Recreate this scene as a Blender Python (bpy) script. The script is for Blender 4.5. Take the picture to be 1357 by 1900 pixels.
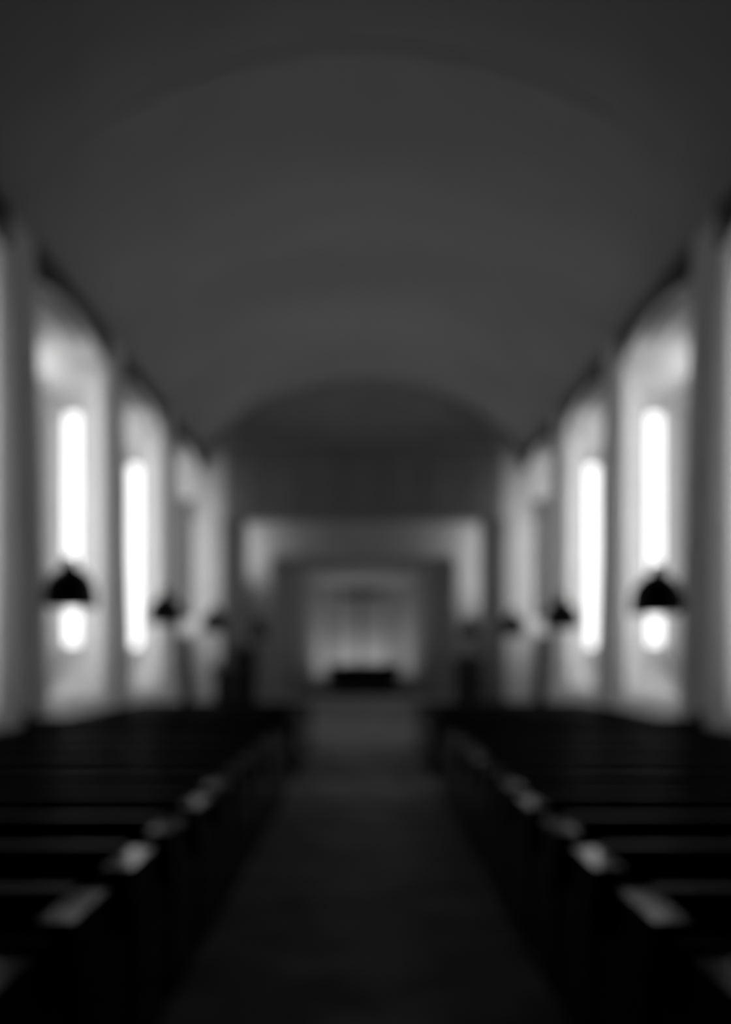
import bpy, bmesh, math, random
from mathutils import Vector

random.seed(4)
for o in list(bpy.data.objects):
    bpy.data.objects.remove(o)
scene = bpy.context.scene
COL = scene.collection

# ------------------------------------------------------------------ camera
FPX = 1850.0                       # focal length in pixels of the 1357 x 1900 frame
VX, VY = 675.0, 1218.0             # vanishing point of the nave
CAMZ = 1.8
cam_data = bpy.data.cameras.new('camera')
cam = bpy.data.objects.new('camera', cam_data)
COL.objects.link(cam)
cam.location = (0, 0, CAMZ)
cam.rotation_euler = (math.pi / 2, 0, 0)
cam_data.sensor_fit = 'HORIZONTAL'
cam_data.sensor_width = 36.0
cam_data.lens = 36.0 * FPX / 1357.0
cam_data.shift_x = (678.5 - VX) / 1357.0
cam_data.shift_y = (VY - 950.0) / 1357.0
cam_data.clip_start = 0.05
cam_data.clip_end = 300
cam_data.dof.use_dof = True        # the lens is racked to close focus: the whole hall is soft
cam_data.dof.focus_distance = 1.0
cam_data.dof.aperture_fstop = cam_data.lens / 24.0
scene.camera = cam

# ------------------------------------------------------------------ world, exposure
world = bpy.data.worlds.new('overcast')
scene.world = world
world.use_nodes = True
world.node_tree.nodes['Background'].inputs[0].default_value = (0.8, 0.8, 0.8, 1)
world.node_tree.nodes['Background'].inputs[1].default_value = 1.0
vs = scene.view_settings
vs.view_transform = 'Standard'
vs.look = 'None'
vs.exposure = 0.0
vs.gamma = 1.0
vs.use_curve_mapping = False
PANE_NAVE = 1.7
PANE_SIDE = 3.1
PANE_CHANCEL = 3.2
UPLIGHT = 75.0

# ------------------------------------------------------------------ materials
def mat(name, v, rough=0.8, spec=0.3, noise=0.0, scale=3.0, stretch=(1, 1, 1), bump=0.0):
    m = bpy.data.materials.new(name)
    m.use_nodes = True
    nt = m.node_tree
    b = nt.nodes['Principled BSDF']
    b.inputs['Roughness'].default_value = rough
    b.inputs['Specular IOR Level'].default_value = spec
    b.inputs['Base Color'].default_value = (v, v, v, 1)
    if noise > 0:
        tc = nt.nodes.new('ShaderNodeTexCoord')
        mp = nt.nodes.new('ShaderNodeMapping')
        mp.inputs['Scale'].default_value = stretch
        nz = nt.nodes.new('ShaderNodeTexNoise')
        nz.inputs['Scale'].default_value = scale
        nz.inputs['Detail'].default_value = 4
        rp = nt.nodes.new('ShaderNodeValToRGB')
        lo, hi = v * (1 - noise), v * (1 + noise)
        rp.color_ramp.elements[0].position = 0.3
        rp.color_ramp.elements[1].position = 0.7
        rp.color_ramp.elements[0].color = (lo, lo, lo, 1)
        rp.color_ramp.elements[1].color = (hi, hi, hi, 1)
        nt.links.new(tc.outputs['Object'], mp.inputs['Vector'])
        nt.links.new(mp.outputs['Vector'], nz.inputs['Vector'])
        nt.links.new(nz.outputs['Fac'], rp.inputs['Fac'])
        nt.links.new(rp.outputs['Color'], b.inputs['Base Color'])
        if bump > 0:
            bp = nt.nodes.new('ShaderNodeBump')
            bp.inputs['Strength'].default_value = bump
            bp.inputs['Distance'].default_value = 0.01
            nt.links.new(nz.outputs['Fac'], bp.inputs['Height'])
            nt.links.new(bp.outputs['Normal'], b.inputs['Normal'])
    return m

def emit(name, strength):
    m = bpy.data.materials.new(name)
    m.use_nodes = True
    b = m.node_tree.nodes['Principled BSDF']
    b.inputs['Base Color'].default_value = (0.8, 0.8, 0.8, 1)
    b.inputs['Emission Color'].default_value = (1, 1, 1, 1)
    b.inputs['Emission Strength'].default_value = strength
    return m

M = {
    'plaster':  mat('white_plaster', 0.8, 0.9, 0.2, 0.05, 1.2),
    'pier':     mat('grey_pier_render', 0.82, 0.9, 0.2, 0.06, 1.5),
    'strip':    mat('grey_shade_strip', 0.19, 0.9, 0.2, 0.1, 2),  # dark tone stands in for shade beside the slit windows
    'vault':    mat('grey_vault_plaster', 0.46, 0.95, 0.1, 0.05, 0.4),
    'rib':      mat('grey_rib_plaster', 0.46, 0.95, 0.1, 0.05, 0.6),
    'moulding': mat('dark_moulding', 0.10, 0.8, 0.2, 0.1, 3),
    'gallery':  mat('dark_gallery_wood', 0.25, 0.7, 0.3, 0.15, 2, (6, 6, 1)),
    'jamb':     mat('grey_brown_jamb_wood', 0.15, 0.7, 0.3, 0.12, 2, (6, 6, 1)),
    'endwall':  mat('grey_end_wall', 0.55, 0.9, 0.2, 0.06, 1),
    'chancel':  mat('pale_chancel_plaster', 0.62, 0.9, 0.2, 0.05, 1),
    'apse':     mat('grey_apse_plaster', 0.45, 0.9, 0.2, 0.06, 1),
    'floor':    mat('dark_stone_floor', 0.24, 0.7, 0.3, 0.45, 1.6, (1, 1, 1), 0.2),
    'step':     mat('grey_stone_step', 0.38, 0.7, 0.3, 0.15, 2),
    'pew':      mat('black_stained_oak', 0.013, 0.38, 0.045, 0.3, 5, (1, 9, 9)),
    'pew_end':  mat('worn_oak_end', 0.009, 0.1, 0.016, 0.3, 6, (6, 6, 1)),
    'black':    mat('black_lacquered_metal', 0.008, 0.45, 0.4),
    'darkwood': mat('dark_walnut', 0.025, 0.55, 0.35, 0.25, 4, (8, 8, 1)),
    'greywood': mat('grey_oak', 0.07, 0.6, 0.3, 0.2, 4, (8, 8, 1)),
    'cloth':    mat('black_altar_cloth', 0.03, 0.95, 0.1, 0.2, 10),
    'frame':    mat('grey_window_frame', 0.3, 0.5, 0.4),
    'darkglass': mat('dark_leaded_glass', 0.05, 0.15, 0.6, 0.3, 8),
    'enamel':   mat('white_enamel', 0.5, 0.4, 0.4),
    'bulb':     mat('unlit_opal_bulb', 0.4, 0.3, 0.5),
    'pane':     emit('daylit_frosted_glass', PANE_NAVE),
    'pane_side': emit('daylit_frosted_glass_side', PANE_SIDE),
    'pane_chancel': emit('daylit_frosted_glass_chancel', PANE_CHANCEL),
    'lamp_on':  emit('lit_lamp_glass', UPLIGHT),
}

# ------------------------------------------------------------------ mesh helpers
class MB:
    def __init__(s):
        s.v, s.f = [], []
    def quad(s, *pts):
        i = len(s.v)
        s.v += [tuple(p) for p in pts]
        s.f.append(tuple(range(i, i + len(pts))))
    def box(s, x0, x1, y0, y1, z0, z1):
        if x0 > x1: x0, x1 = x1, x0
        i = len(s.v)
        s.v += [(x0, y0, z0), (x1, y0, z0), (x1, y1, z0), (x0, y1, z0),
                (x0, y0, z1), (x1, y0, z1), (x1, y1, z1), (x0, y1, z1)]
        for f in ((0, 3, 2, 1), (4, 5, 6, 7), (0, 1, 5, 4), (1, 2, 6, 5), (2, 3, 7, 6), (3, 0, 4, 7)):
            s.f.append(tuple(i + k for k in f))
        return s
    def prism(s, poly, d0, d1, axis='x'):
        """poly: list of 2-D points; extruded along axis from d0 to d1"""
        n = len(poly); i = len(s.v)
        def p(a, d):
            if axis == 'x': return (d, a[0], a[1])
            if axis == 'y': return (a[0], d, a[1])
            return (a[0], a[1], d)
        s.v += [p(a, d0) for a in poly] + [p(a, d1) for a in poly]
        s.f.append(tuple(i + k for k in range(n)))
        s.f.append(tuple(i + n + k for k in reversed(range(n))))
        for k in range(n):
            j = (k + 1) % n
            s.f.append((i + k, i + n + k, i + n + j, i + j))
        return s
    def lathe(s, prof, cx, cy, seg=24):
        i = len(s.v); n = len(prof)
        for (r, z) in prof:
            for k in range(seg):
                a = 2 * math.pi * k / seg
                s.v.append((cx + r * math.cos(a), cy + r * math.sin(a), z))
        for a in range(n - 1):
            for k in range(seg):
                j = (k + 1) % seg
                s.f.append((i + a * seg + k, i + a * seg + j, i + (a + 1) * seg + j, i + (a + 1) * seg + k))
        return s
    def build(s, name, m, parent=None, smooth=False, bevel=0.0):
        me = bpy.data.meshes.new(name)
        me.from_pydata(s.v, [], s.f)
        bm = bmesh.new(); bm.from_mesh(me)
        bmesh.ops.remove_doubles(bm, verts=bm.verts, dist=1e-5)
        bmesh.ops.recalc_face_normals(bm, faces=bm.faces)
        if bevel > 0:
            es = [e for e in bm.edges if len(e.link_faces) == 2 and e.calc_face_angle(0) > 0.6]
            bmesh.ops.bevel(bm, geom=es, offset=bevel, segments=2, affect='EDGES', profile=0.6)
        bm.to_mesh(me); bm.free()
        if smooth:
            for p in me.polygons: p.use_smooth = True
        me.materials.append(M[m])
        o = bpy.data.objects.new(name, me)
        COL.objects.link(o)
        if parent: o.parent = parent
        return o

def struct(o):
    o['kind'] = 'structure'
    return o
def tag(o, label, cat, group=None):
    o['label'] = label; o['category'] = cat
    if group: o['group'] = group
    return o
def empty(name, loc=(0, 0, 0)):
    o = bpy.data.objects.new(name, None)
    COL.objects.link(o); o.location = loc
    o.empty_display_size = 0.2
    return o
def box(name, m, parent, *b, bevel=0.0):
    return MB().box(*b).build(name, m, parent, bevel=bevel)

# ------------------------------------------------------------------ the hall
W = 4.95                      # half width of the nave at the piers
T = [8.3, 13.7, 19.1, 24.5, 30.3]   # front face of each cross wall
PT = 1.15                     # thickness of the cross walls
XO = 6.75                     # outer end of a cross wall
REAR = -5.0
SPR, CRN = 7.42, 7.74          # wall arches: springing and crown
VZ0, VZ1 = 7.9, 10.2         # vault: springing and crown
RV = ((W ** 2) + (VZ1 - VZ0) ** 2) / (2 * (VZ1 - VZ0))
VC = VZ1 - RV
def vault_z(x): return VC + math.sqrt(RV * RV - x * x)

floor = struct(box('floor', 'floor', None, -7.2, 7.2, REAR - 0.4, 47, -0.3, 0))

# vault, with cross ribs
N = 40
xs = [-W - 0.25 + (2 * W + 0.5) * k / N for k in range(N + 1)]
poly = [(x, vault_z(x)) for x in xs] + [(x, vault_z(x) + 0.25) for x in reversed(xs)]
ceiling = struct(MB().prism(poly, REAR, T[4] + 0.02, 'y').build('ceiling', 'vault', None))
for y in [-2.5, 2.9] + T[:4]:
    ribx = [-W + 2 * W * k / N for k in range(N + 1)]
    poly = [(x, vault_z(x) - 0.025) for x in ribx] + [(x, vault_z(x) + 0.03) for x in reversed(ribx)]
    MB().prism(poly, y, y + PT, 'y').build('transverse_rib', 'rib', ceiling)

def arch_z(t):                # t 0..1 along a bay
    return SPR + (CRN - SPR) * (1 - (2 * t - 1) ** 2)

OX0, OX1, OZ1, OXN, OZF = 5.03, 6.36, 7.33, 6.1, 6.5       # embrasure on the wall face
SX0, SX1, SZ1 = 5.63, 6.01, 6.70       # slit at the glass
SD = 0.8                                          # depth of the splay
WN = [0]
def PIER(s):           # the piers widen towards the floor
    return [(s * (W - 0.28), 0), (s * (W + 0.05), 0), (s * (W + 0.05), VZ0 + 0.2), (s * (W - 0.05), VZ0 + 0.2)]
for s, side in ((-1, 'left'), (1, 'right')):
    w = MB()
    # plain wall at the back of the hall
    for k in range(5):
        y0 = T[k - 1] + PT if k else None
        if k:
            # slanting outer wall of the bay
            dx, dy = XO - W, T[k] - y0
            ln = math.hypot(dx, dy); nx, ny = dy / ln * 0.2, -dx / ln * 0.2
            a = (s * (W + 0.02), y0 - 0.05); b = (s * XO, T[k] + 0.02)
            pts = [a, b, (b[0] + s * nx, b[1] + ny), (a[0] + s * nx, a[1] + ny)]
            w.prism(pts, 0, VZ0 + 0.3, 'z')
    wall = struct(w.build('wall_' + side, 'plaster', None))
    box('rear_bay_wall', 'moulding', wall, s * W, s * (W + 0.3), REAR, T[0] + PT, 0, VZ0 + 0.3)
    # cross walls with a splayed embrasure
    for k in range(5):
        y = T[k]; yp = y + SD
        if k == 0:
            continue
        c = MB()
        X0, X1, Z1 = W + (0.0 if k < 4 else -0.65), XO + 0.25, VZ0 + 0.3
        def q(x0, z0, x1, z1, yy):
            c.quad((s * x0, yy, z0), (s * x1, yy, z0), (s * x1, yy, z1), (s * x0, yy, z1))
        OZ0, SZ0 = (1.0, 1.98) if k < 4 else (2.65, 2.95)
        sx0, sx1 = (SX0, SX1) if k < 4 else (5.3, 5.7)
        # outline on the wall face (it flares outwards under the head) and at the glass
        o4 = [(OX0, OZ0), (OXN, OZ0), (OXN, OZF), (OX1, OZF + 0.45), (OX1, OZ1), (OX0, OZ1)]
        i4 = [(sx0, SZ0), (sx1, SZ0), (sx1, SZ1 - 0.45), (sx1, SZ1 - 0.2), (sx1, SZ1), (sx0, SZ1)]
        q(X0, 0, OX0, Z1, y); q(OX0, 0, X1, OZ0, y); q(OX0, OZ1, X1, Z1, y)
        q(OXN, OZ0, X1, OZF, y); q(OX1, OZF + 0.45, X1, OZ1, y)
        c.quad(*[(s * a, y, b) for a, b in ((OXN, OZF), (X1, OZF), (X1, OZF + 0.45), (OX1, OZF + 0.45))])
        for e in range(6):
            g = (e + 1) % 6
            c.quad((s * o4[e][0], y, o4[e][1]), (s * o4[g][0], y, o4[g][1]),
                   (s * i4[g][0], yp, i4[g][1]), (s * i4[e][0], yp, i4[e][1]))
        # straight reveal behind the glass and back face
        yb = y + PT
        for e in range(6):
            g = (e + 1) % 6
            c.quad((s * i4[e][0], yp, i4[e][1]), (s * i4[g][0], yp, i4[g][1]),
                   (s * i4[g][0], yb, i4[g][1]), (s * i4[e][0], yb, i4[e][1]))
        q(X0, 0, sx0, Z1, yb); q(sx1, 0, X1, Z1, yb)
        q(sx0, 0, sx1, SZ0, yb); q(sx0, SZ1, sx1, Z1, yb)
        for (xa) in (X0, X1):
            c.quad((s * xa, y, 0), (s * xa, yb, 0), (s * xa, yb, Z1), (s * xa, y, Z1))
        c.build('cross_wall', 'plaster', wall)
        # thin dark slab painting shade onto the outer flank of the embrasure
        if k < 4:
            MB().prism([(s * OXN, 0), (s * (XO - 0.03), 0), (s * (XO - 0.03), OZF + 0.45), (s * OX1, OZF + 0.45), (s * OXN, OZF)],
                       y - 0.03, y + 0.01, 'y').build('shade_strip', 'strip', wall)
        # window
        WN[0] += 1
        win = struct(empty('window_%d' % WN[0], (s * (sx0 + sx1) / 2, yp, SZ0)))
        def local(mb):
            cx, cy, cz = win.location
            mb.v = [(a - cx, b - cy, d - cz) for (a, b, d) in mb.v]
            return mb
        local(MB().box(s * (sx0 - .02), s * (sx1 + .02), yp + 0.04, yp + 0.06, SZ0 - .02, SZ1 + .02)).build(
            'pane', 'pane' if k in (2, 3) else 'darkglass', win)
        fm = MB()
        fm.box(s * sx0, s * (sx0 + .03), yp, yp + 0.05, SZ0, SZ1)
        fm.box(s * (sx1 - .03), s * sx1, yp, yp + 0.05, SZ0, SZ1)
        fm.box(s * sx0, s * sx1, yp, yp + 0.05, SZ0, SZ0 + .03)
        fm.box(s * sx0, s * sx1, yp, yp + 0.05, SZ1 - .03, SZ1)
        local(fm).build('window_frame', 'frame', win)
        # pier in front of the cross wall
        if k < 4:
            MB().prism(PIER(s), y - 0.02, y + PT, 'y').build('pier', 'pier', wall)
    MB().prism(PIER(s), T[0] - 0.02, T[0] + PT, 'y').build('pier', 'pier', wall)
    # wall arches over each bay, with a dark moulding
    for k in range(1, 5):
        ya, yb = T[k - 1] + PT, T[k]
        n = 14
        low = [(ya + (yb - ya) * i / n, arch_z(i / n)) for i in range(n + 1)]
        poly = low + [(yb, VZ0 + 0.35), (ya, VZ0 + 0.35)]
        MB().prism(poly, s * W, s * (XO + 0.4), 'x').build('bay_vault', 'plaster', wall)
        band = [(p[0], p[1] - 0.01) for p in low] + [(p[0], VZ0 + 0.06) for p in reversed(low)]
        MB().prism(band, s * (W - 0.10), s * (W + 0.01), 'x').build('arch_moulding', 'moulding', wall)
    box('cornice', 'moulding', wall, s * (W - 0.1), s * (W + 0.02), REAR, T[0], VZ0 - 0.3, VZ0 + 0.06)
    # tall window in the slanting wall of every bay
    for k in range(1, 5):
        y0 = T[k - 1] + PT
        d = Vector((s * (XO - W), T[k] - y0, 0)); ln = d.length; d.normalize()
        nrm = Vector((-s * d.y, abs(d.x), 0))
        mid = Vector((s * W, y0, 0)) + d * (ln - (0.56 if k < 4 else 1.3)) + nrm * 0.03
        hw, zb, zt = {1: (0.3, 1.3, 7.0), 4: (0.7, 2.4, 6.8)}.get(k, (0.44, 1.3, 7.4))
        WN[0] += 1
        win = struct(empty('window_%d' % WN[0], (mid.x, mid.y, zb)))
        win.rotation_euler = (0, 0, math.atan2(d.y, d.x))
        h = zt - zb
        sg = 1 if Vector((-d.y, d.x, 0)).dot(nrm) > 0 else -1
        MB().box(-hw, hw, 0, sg * 0.02, 0, h).build('pane', 'pane_side', win)
        fm = MB()
        for xx in (-hw - 0.03, -0.03, hw - 0.03):
            fm.box(xx, xx + 0.06, 0, sg * 0.05, 0, h)
        for zz in (-0.03, h / 3, 2 * h / 3, h - 0.03):
            fm.box(-hw - 0.03, hw + 0.03, 0, sg * 0.05, zz, zz + 0.06)
        fm.build('window_frame', 'frame', win)
        if k < 4:       # added baffle on the entrance side, keeps window light off the near vault
            MB().box(-hw - 0.11, -hw - 0.03, -0.0 * sg, sg * (0.32 if k > 1 else 1.0), -0.1, h - 0.9).build('light_baffle', 'pier', win)

for i, s in enumerate((-1, 1)):
    dd = struct(empty('door_%d' % (i + 2), (s * 5.58, T[4], 0)))
    box('door_leaf', 'darkwood', dd, -0.36, 0.36, -0.06, 0.0, 0, 2.45, bevel=0.008)
    for z0, z1 in ((0.2, 1.1), (1.3, 2.3)):
        box('door_panel', 'darkwood', dd, -0.25, 0.25, -0.085, -0.055, z0, z1, bevel=0.008)
    box('door_handle', 'black', dd, s * -0.31, s * -0.28, -0.12, -0.06, 1.0, 1.15, bevel=0.004)

wall_rear = struct(box('wall_rear', 'gallery', None, -W - 0.3, W + 0.3, REAR - 0.3, REAR, 0, VZ1 + 0.3))
dr = struct(empty('door_1', (0, REAR, 0)))
for s in (-1, 1):
    box('door_leaf', 'darkwood', dr, s * 0.02, s * 1.0, 0.0, 0.08, 0, 2.6, bevel=0.01)
    for z0, z1 in ((0.25, 1.15), (1.35, 2.35)):
        box('door_panel', 'darkwood', dr, s * 0.18, s * 0.84, 0.06, 0.1, z0, z1, bevel=0.01)
    box('door_handle', 'black', dr, s * 0.07, s * 0.1, 0.08, 0.15, 1.0, 1.25, bevel=0.005)

# ------------------------------------------------------------------ end wall and chancel
YE = T[4]
JX, JZ = 3.62, 5.97            # chancel opening
e = MB()
n = 30
xs = [-W - 0.2 + (2 * W + 0.4) * k / n for k in range(n + 1)]
poly = [(x, vault_z(x) + 0.2) for x in xs] + [(W + 0.2, JZ), (-W - 0.2, JZ)]
e.prism(poly, YE + 0.03, YE + 0.5, 'y')
wall_front = struct(e.build('wall_front', 'endwall', None))
for i, s in enumerate((-1, 1)):
    struct(box('trim_%d' % (i + 1), 'jamb', None, s * JX, s * 4.3, YE - 0.15, YE + 0.5, 0, JZ))

gal = empty('gallery_parapet', (0, YE, JZ))
tag(gal, 'wide dark panelled parapet spanning the wall above the chancel opening', 'parapet')
box('body', 'gallery', gal, -4.12, 4.12, -0.4, 0.02, 0.0, 2.1, bevel=0.02)
box('top_rail', 'gallery', gal, -4.2, 4.2, -0.48, 0.02, 2.1, 2.2, bevel=0.02)
box('bottom_rail', 'gallery', gal, -4.16, 4.16, -0.45, 0.02, -0.08, 0.06, bevel=0.02)
for k in range(7):
    x = -3.54 + k * 1.18
    box('panel', 'gallery', gal, x - 0.48, x + 0.48, -0.43, -0.39, 0.3, 1.8, bevel=0.015)

# chancel room
YC = 36.0
CH = 0.3                        # height of the chancel floor
cw = MB()
for s in (-1, 1):
    cw.box(s * 4.4, s * 4.7, YE + 0.5, YC + 0.3, 0, 7.2)
cw.box(-4.7, 4.7, YE + 0.5, YC + 0.3, 6.9, 7.2)
wall_chancel = struct(cw.build('wall_chancel', 'chancel', None))
AX, AZ = 3.32, 5.4
fw = MB()
for s in (-1, 1):
    fw.box(s * AX, s * 4.4, YC, YC + 0.3, 0, 6.9)
fw.box(-AX, AX, YC, YC + 0.3, AZ, 6.9)
struct(fw.build('wall_apse_arch', 'chancel', None))
for s in (-1, 1):
    WN[0] += 1
    zb = 4.6 if s < 0 else 3.4
    hh = 6.6 - zb
    win = struct(empty('window_%d' % WN[0], (s * 4.4, 35.4, zb)))
    MB().box(0, -s * 0.03, -0.4, 0.4, 0, hh).build('pane', 'pane_chancel', win)
    fm = MB()
    for yy in (-0.42, -0.02, 0.37):
        fm.box(0, -s * 0.06, yy, yy + 0.05, 0, hh)
    for zz in (-0.03, hh / 2, hh - 0.02):
        fm.box(0, -s * 0.06, -0.42, 0.42, zz, zz + 0.05)
    fm.build('window_frame', 'frame', win)
# apse: walls draw in towards the back
YB, BX, BZ = 44.0, 1.7, 4.95
aw = MB()
for s in (-1, 1):
    aw.prism([(s * AX, YC + 0.3), (s * BX, YB), (s * (BX + 0.3), YB), (s * (AX + 0.3), YC + 0.3)], 0, 5.7, 'z')
aw.box(-BX - 0.3, BX + 0.3, YB, YB + 0.3, 0, 5.7)
aw.prism([(YC + 0.3, AZ), (YB, BZ), (YB, BZ + 0.3), (YC + 0.3, AZ + 0.3)], -3.7, 3.7, 'x')
struct(aw.build('wall_apse', 'apse', None))

# chancel steps and platform
plat = struct(box('floor_chancel', 'step', None, -4.4, 4.4, YE + 0.9, YB, 0, CH, bevel=0.01))
for k in range(2):
    box('step', 'step', plat, -4.28, 4.28, YE + 0.2 + 0.35 * k, YE + 0.9, 0.1 * k, 0.1 * (k + 1), bevel=0.008)

# ------------------------------------------------------------------ pews
def rounded(pts, radii, n=6):
    """polygon with rounded corners"""
    out = []
    m = len(pts)
    for i in range(m):
        p = Vector(pts[i]); a = Vector(pts[i - 1]); b = Vector(pts[(i + 1) % m]); r = radii[i]
        if r <= 0:
            out.append(tuple(p)); continue
        u = (a - p).normalized(); v = (b - p).normalized()
        s0 = p + u * min(r, (a - p).length * 0.49); s1 = p + v * min(r, (b - p).length * 0.49)
        for k in range(n + 1):
            t = k / n
            out.append(tuple(s0 * (1 - t) ** 2 + p * 2 * t * (1 - t) + s1 * t * t))
    return out

AISLE = 1.0
PEWL = 3.42
END = rounded([(-0.30, 0), (-0.30, 0.70), (-0.38, 0.80), (-0.40, 0.87), (0.02, 0.87), (0.06, 0.87), (0.12, 0.68), (0.40, 0.64), (0.44, 0.56), (0.38, 0)],
              [0, .08, .05, 0, 0, .02, .1, .05, .05, 0])
CAP = rounded([(-0.45, 0.868), (0.03, 0.868), (0.03, 0.903), (-0.45, 0.903)], [.012, .008, .008, .015], 3)
def make_pew():
    r = empty('pew')
    for (x0, x1) in ((0.0, 0.07), (PEWL - 0.07, PEWL)):
        MB().prism(END, x0, x1, 'x').build('end_panel', 'pew_end', r, bevel=0.008)
        cx = -0.02 if x0 == 0.0 else PEWL - 0.11
        MB().prism(CAP, cx, cx + 0.13, 'x').build('end_cap', 'pew_end', r)
    L0, L1 = 0.07, PEWL - 0.07
    MB().prism([(0.03, 0.44), (0.055, 0.44), (0.02, 0.87), (-0.01, 0.87)], L0, L1, 'x').build('backrest', 'pew', r)
    MB().prism(rounded([(-0.04, 0.865), (0.05, 0.865), (0.05, 0.92), (-0.04, 0.92)], [.01, .01, .015, .015], 3), 0.11, PEWL - 0.11, 'x').build('top_rail', 'pew', r)
    MB().prism([(-0.34, 0.77), (0.0, 0.77), (0.0, 0.795), (-0.34, 0.795)], L0, L1, 'x').build('book_ledge', 'pew', r)
    MB().prism(rounded([(0.0, 0.42), (0.40, 0.43), (0.40, 0.47), (0.0, 0.46)], [0, .015, .015, 0], 3), L0, L1, 'x').build('seat', 'pew', r)
    box('kneeler', 'pew', r, L0, L1, -0.28, -0.12, 0.14, 0.18, bevel=0.01)
    box('seat_support', 'pew', r, PEWL / 2 - 0.03, PEWL / 2 + 0.03, 0.02, 0.34, 0.0, 0.43)
    return r
proto = make_pew()
used = [False]
ORD = ['first', 'second', 'third', 'fourth', 'fifth', 'sixth', 'seventh', 'eighth', 'ninth', 'tenth', 'eleventh', 'twelfth', 'thirteenth']
def place_pew(s, y, label, group):
    if not used[0]:
        r = proto; used[0] = True
    else:
        r = proto.copy(); COL.objects.link(r)
        for ch in proto.children:
            c = ch.copy(); COL.objects.link(c); c.parent = r
    # the right-hand pews run from the aisle outwards, the left-hand ones end at it
    r.location = (AISLE if s > 0 else -AISLE - PEWL, y, 0)
    tag(r, label, 'pew', group)
PITCH = 0.86
sidename = {-1: 'lectern', 1: 'pulpit'}
for s in (-1, 1):
    for k in range(12):
        place_pew(s, 2.94 + PITCH * k,
                  '%s dark wooden pew back from the cross aisle, on the %s side' % (ORD[11 - k], sidename[s]),
                  'pews in the long block behind the cross aisle')
    for k in range(6):
        place_pew(s, 15.0 + PITCH * k,
                  '%s dark wooden pew back from the chancel steps, on the %s side' % (ORD[5 - k], sidename[s]),
                  'pews in the short block before the chancel')
    # closing front of the long block
    fr = empty('screen', (AISLE if s > 0 else -AISLE - PEWL, 12.98, 0))
    tag(fr, 'black wooden front screen closing the long pew block on the %s side' % sidename[s], 'screen', 'pew fronts at the cross aisle')
    box('panel', 'pew', fr, 0.09, PEWL - 0.09, -0.02, 0.02, 0.08, 0.95)
    box('top_rail', 'pew', fr, 0.09, PEWL - 0.09, -0.05, 0.05, 0.95, 1.0, bevel=0.01)
    for x0 in (0.0, PEWL - 0.1):
        box('post', 'black', fr, x0, x0 + 0.1, -0.08, 0.08, 0, 1.08, bevel=0.015)

# ------------------------------------------------------------------ pendant lamps
def make_pendant():
    r = empty('pendant_lamp')
    R = 0.29
    prof = [(0.035, 0.56), (0.07, 0.54), (0.08, 0.47)]
    for k in range(10):
        a = math.radians(75 - 75 * k / 9)
        prof.append((R * math.cos(a) if k else 0.09, 0.12 + 0.33 * math.sin(a)))
    prof += [(R + 0.01, 0.0), (R + 0.022, -0.01), (R + 0.004, -0.012), (R - 0.008, 0.1)]
    for k in range(8):
        a = math.radians(75 * k / 7)
        prof.append(((R - 0.01) * math.cos(a), 0.12 + 0.31 * math.sin(a)))
    MB().lathe(prof, 0, 0, 28).build('lamp_shade', 'black', r, smooth=True)
    MB().lathe([(0.001, 0.06), (0.06, 0.07), (0.09, 0.12), (0.08, 0.19), (0.03, 0.26), (0.028, 0.42)], 0, 0, 18).build('bulb', 'bulb', r, smooth=True)
    return r
for s in (-1, 1):
    for k, (y, x, up) in enumerate(((11.2, 3.3, (.775, .70)), (16.6, 3.3, (.772, .69)), (22.0, 3.28, (.77, .68)), (27.1, 2.88, (.74, .74)))):
        r = make_pendant()
        z = CAMZ + up[0 if s < 0 else 1] - 0.21
        r.location = (s * x, y, z)
        top = vault_z(x) - z
        MB().lathe([(0.004, 0.54), (0.004, top - 0.02)], 0, 0, 8).build('cord', 'frame', r)
        MB().lathe([(0.001, top - 0.09), (0.05, top - 0.08), (0.07, top - 0.01), (0.07, top + 0.03)], 0, 0, 16).build('ceiling_rose', 'vault', r)
        tag(r, '%s black domed pendant lamp counted from the chancel, on the %s side' % (ORD[3 - k], sidename[s]), 'lamp', 'pendant lamps over the pews')

# ------------------------------------------------------------------ chancel furniture
alt = empty('altar', (0, 38.6, CH))
tag(alt, 'wide low black draped altar at the end of the aisle', 'altar')
box('base', 'darkwood', alt, -1.15, 1.15, 0.08, 0.92, 0.28, 1.11, bevel=0.01)
box('table_top', 'darkwood', alt, -1.36, 1.36, -0.02, 1.02, 1.11, 1.21, bevel=0.015)
n = 40
ac = MB()
for k in range(n):
    x0 = -1.37 + 2.74 * k / n; x1 = -1.37 + 2.74 * (k + 1) / n
    w0 = 0.015 * math.sin(k * 1.1); w1 = 0.015 * math.sin((k + 1) * 1.1)
    ac.quad((x0, -0.035, 1.22), (x1, -0.035, 1.22), (x1, -0.045 + w1, 0.45), (x0, -0.045 + w0, 0.45))
    ac.quad((x0, -0.035, 1.22), (x1, -0.035, 1.22), (x1, 1.03, 1.22), (x0, 1.03, 1.22))
for s in (-1, 1):
    ac.quad((s * 1.37, -0.035, 1.22), (s * 1.37, 1.03, 1.22), (s * 1.385, 1.03, 0.5), (s * 1.385, -0.035, 0.5))
ac.build('altar_cloth', 'cloth', alt)
pre = tag(MB().box(-2.15, 2.15, -0.9, 1.7, 0, 0.28).build('altar_step', 'darkwood', None, bevel=0.01),
          'broad dark platform under the altar', 'platform')
pre.location = (0, 38.6, CH)

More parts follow.
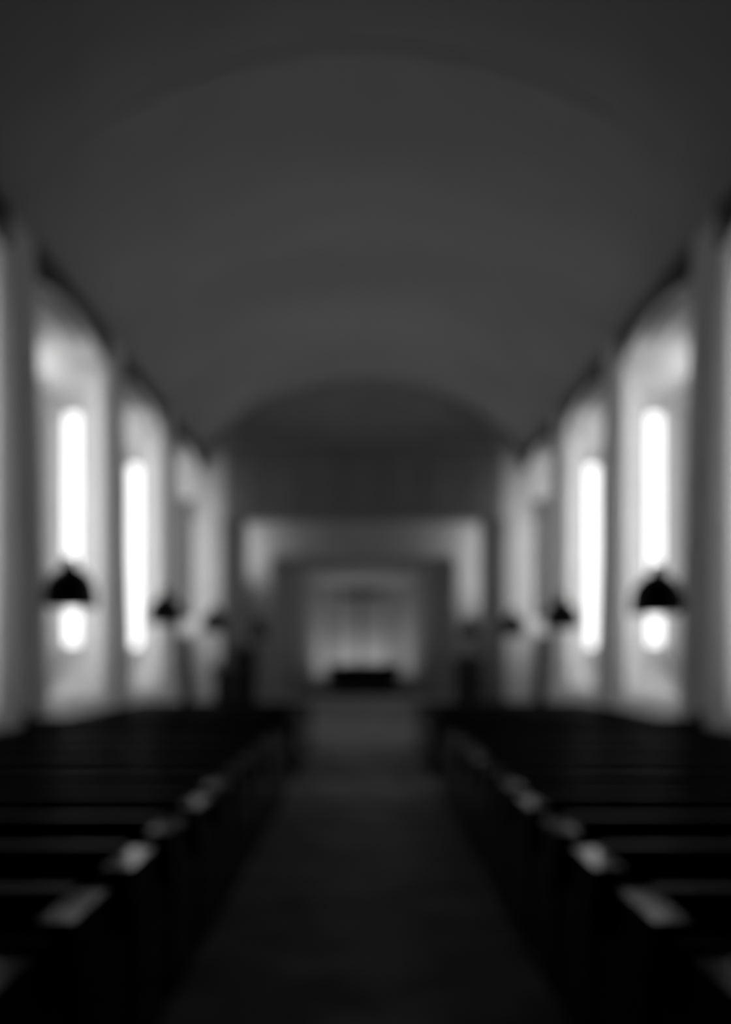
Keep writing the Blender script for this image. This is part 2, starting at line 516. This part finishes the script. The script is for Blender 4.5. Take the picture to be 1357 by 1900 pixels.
cr = empty('standing_cross', (-0.12, 41.5, CH))
tag(cr, 'tall slender dark cross standing behind the altar', 'cross')
MB().box(-0.35, 0.35, -0.25, 0.25, 0, 0.14).build('base', 'darkwood', cr, bevel=0.02)
MB().box(-0.08, 0.08, -0.06, 0.06, 0.14, 4.55).build('shaft', 'darkwood', cr, bevel=0.01)
MB().box(-0.85, 0.95, -0.06, 0.06, 4.0, 4.25).build('cross_arm', 'darkwood', cr, bevel=0.01)

for s in (-1, 1):
    u = empty('uplight', (s * 0.6 - 0.1, 42.9, CH))
    tag(u, 'small floor uplight behind the altar on the %s side' % ('lectern' if s < 0 else 'pulpit'), 'lamp', 'floor uplights behind the altar')
    MB().lathe([(0.001, 0), (0.14, 0), (0.14, 0.03), (0.05, 0.05), (0.05, 0.2)], 0, 0, 16).build('base', 'black', u)
    MB().lathe([(0.05, 0.2), (0.17, 0.24), (0.19, 0.4), (0.18, 0.4), (0.165, 0.26), (0.001, 0.25)], 0, 0, 20).build('housing', 'black', u, smooth=True)
    MB().lathe([(0.001, 0.37), (0.178, 0.37), (0.178, 0.35), (0.001, 0.35)], 0, 0, 20).build('lamp_glass', 'lamp_on', u)

def lectern(x, y):
    r = empty('lectern', (x, y, 0))
    tag(r, 'tall narrow black lectern beside the chancel opening', 'lectern')
    box('base', 'darkwood', r, -0.28, 0.28, -0.22, 0.22, 0, 0.1, bevel=0.015)
    box('column', 'darkwood', r, -0.2, 0.2, -0.14, 0.14, 0.1, 1.3, bevel=0.01)
    MB().prism([(-0.3, 1.28), (0.24, 1.52), (0.24, 1.62), (-0.3, 1.36)], -0.3, 0.3, 'x').build('desk', 'darkwood', r, bevel=0.01)
    box('book_stop', 'black', r, -0.28, 0.28, -0.33, -0.28, 1.28, 1.42, bevel=0.005)
lectern(-4.0, 28.2)

cb = empty('cabinet', (-3.55, 29.6, 0))
tag(cb, 'dark upright two-door cabinet against the jamb of the chancel opening', 'cabinet')
box('body', 'greywood', cb, -0.36, 0.36, -0.25, 0.3, 0.1, 2.0, bevel=0.01)
box('plinth', 'darkwood', cb, -0.34, 0.34, -0.22, 0.28, 0, 0.1)
box('cornice', 'darkwood', cb, -0.4, 0.4, -0.3, 0.32, 2.0, 2.08, bevel=0.015)
for s in (-1, 1):
    d = box('door', 'darkwood', cb, s * 0.01, s * 0.33, -0.28, -0.25, 0.15, 1.95, bevel=0.008)
    box('knob', 'black', d, s * 0.03, s * 0.06, -0.31, -0.28, 1.0, 1.03, bevel=0.005)

pu = empty('pulpit', (3.1, 29.4, 0))
tag(pu, 'dark wooden pulpit with panelled sides beside the chancel opening', 'pulpit')
def octo(r0):
    return [(r0 * math.cos(math.pi / 8 + k * math.pi / 4), r0 * math.sin(math.pi / 8 + k * math.pi / 4)) for k in range(8)]
MB().prism(octo(0.3), 0, 0.5, 'z').build('foot', 'darkwood', pu, bevel=0.01)
MB().prism(octo(0.47), 0.5, 1.68, 'z').build('body', 'darkwood', pu, bevel=0.015)
MB().prism(octo(0.53), 1.68, 1.76, 'z').build('rim', 'darkwood', pu, bevel=0.015)
for k in (4, 5, 6):
    a = math.pi / 4 * k + math.pi / 4
    p = MB().box(-0.13, 0.13, -0.02, 0.02, 0.65, 1.55).build('side_panel', 'darkwood', pu, bevel=0.008)
    p.location = (0.445 * math.cos(a), 0.445 * math.sin(a), 0); p.rotation_euler = (0, 0, a + math.pi / 2)
MB().prism([(-0.42, 1.74), (-0.1, 1.86), (-0.1, 1.9), (-0.42, 1.78)], -0.22, 0.22, 'x').build('desk', 'darkwood', pu, bevel=0.008)
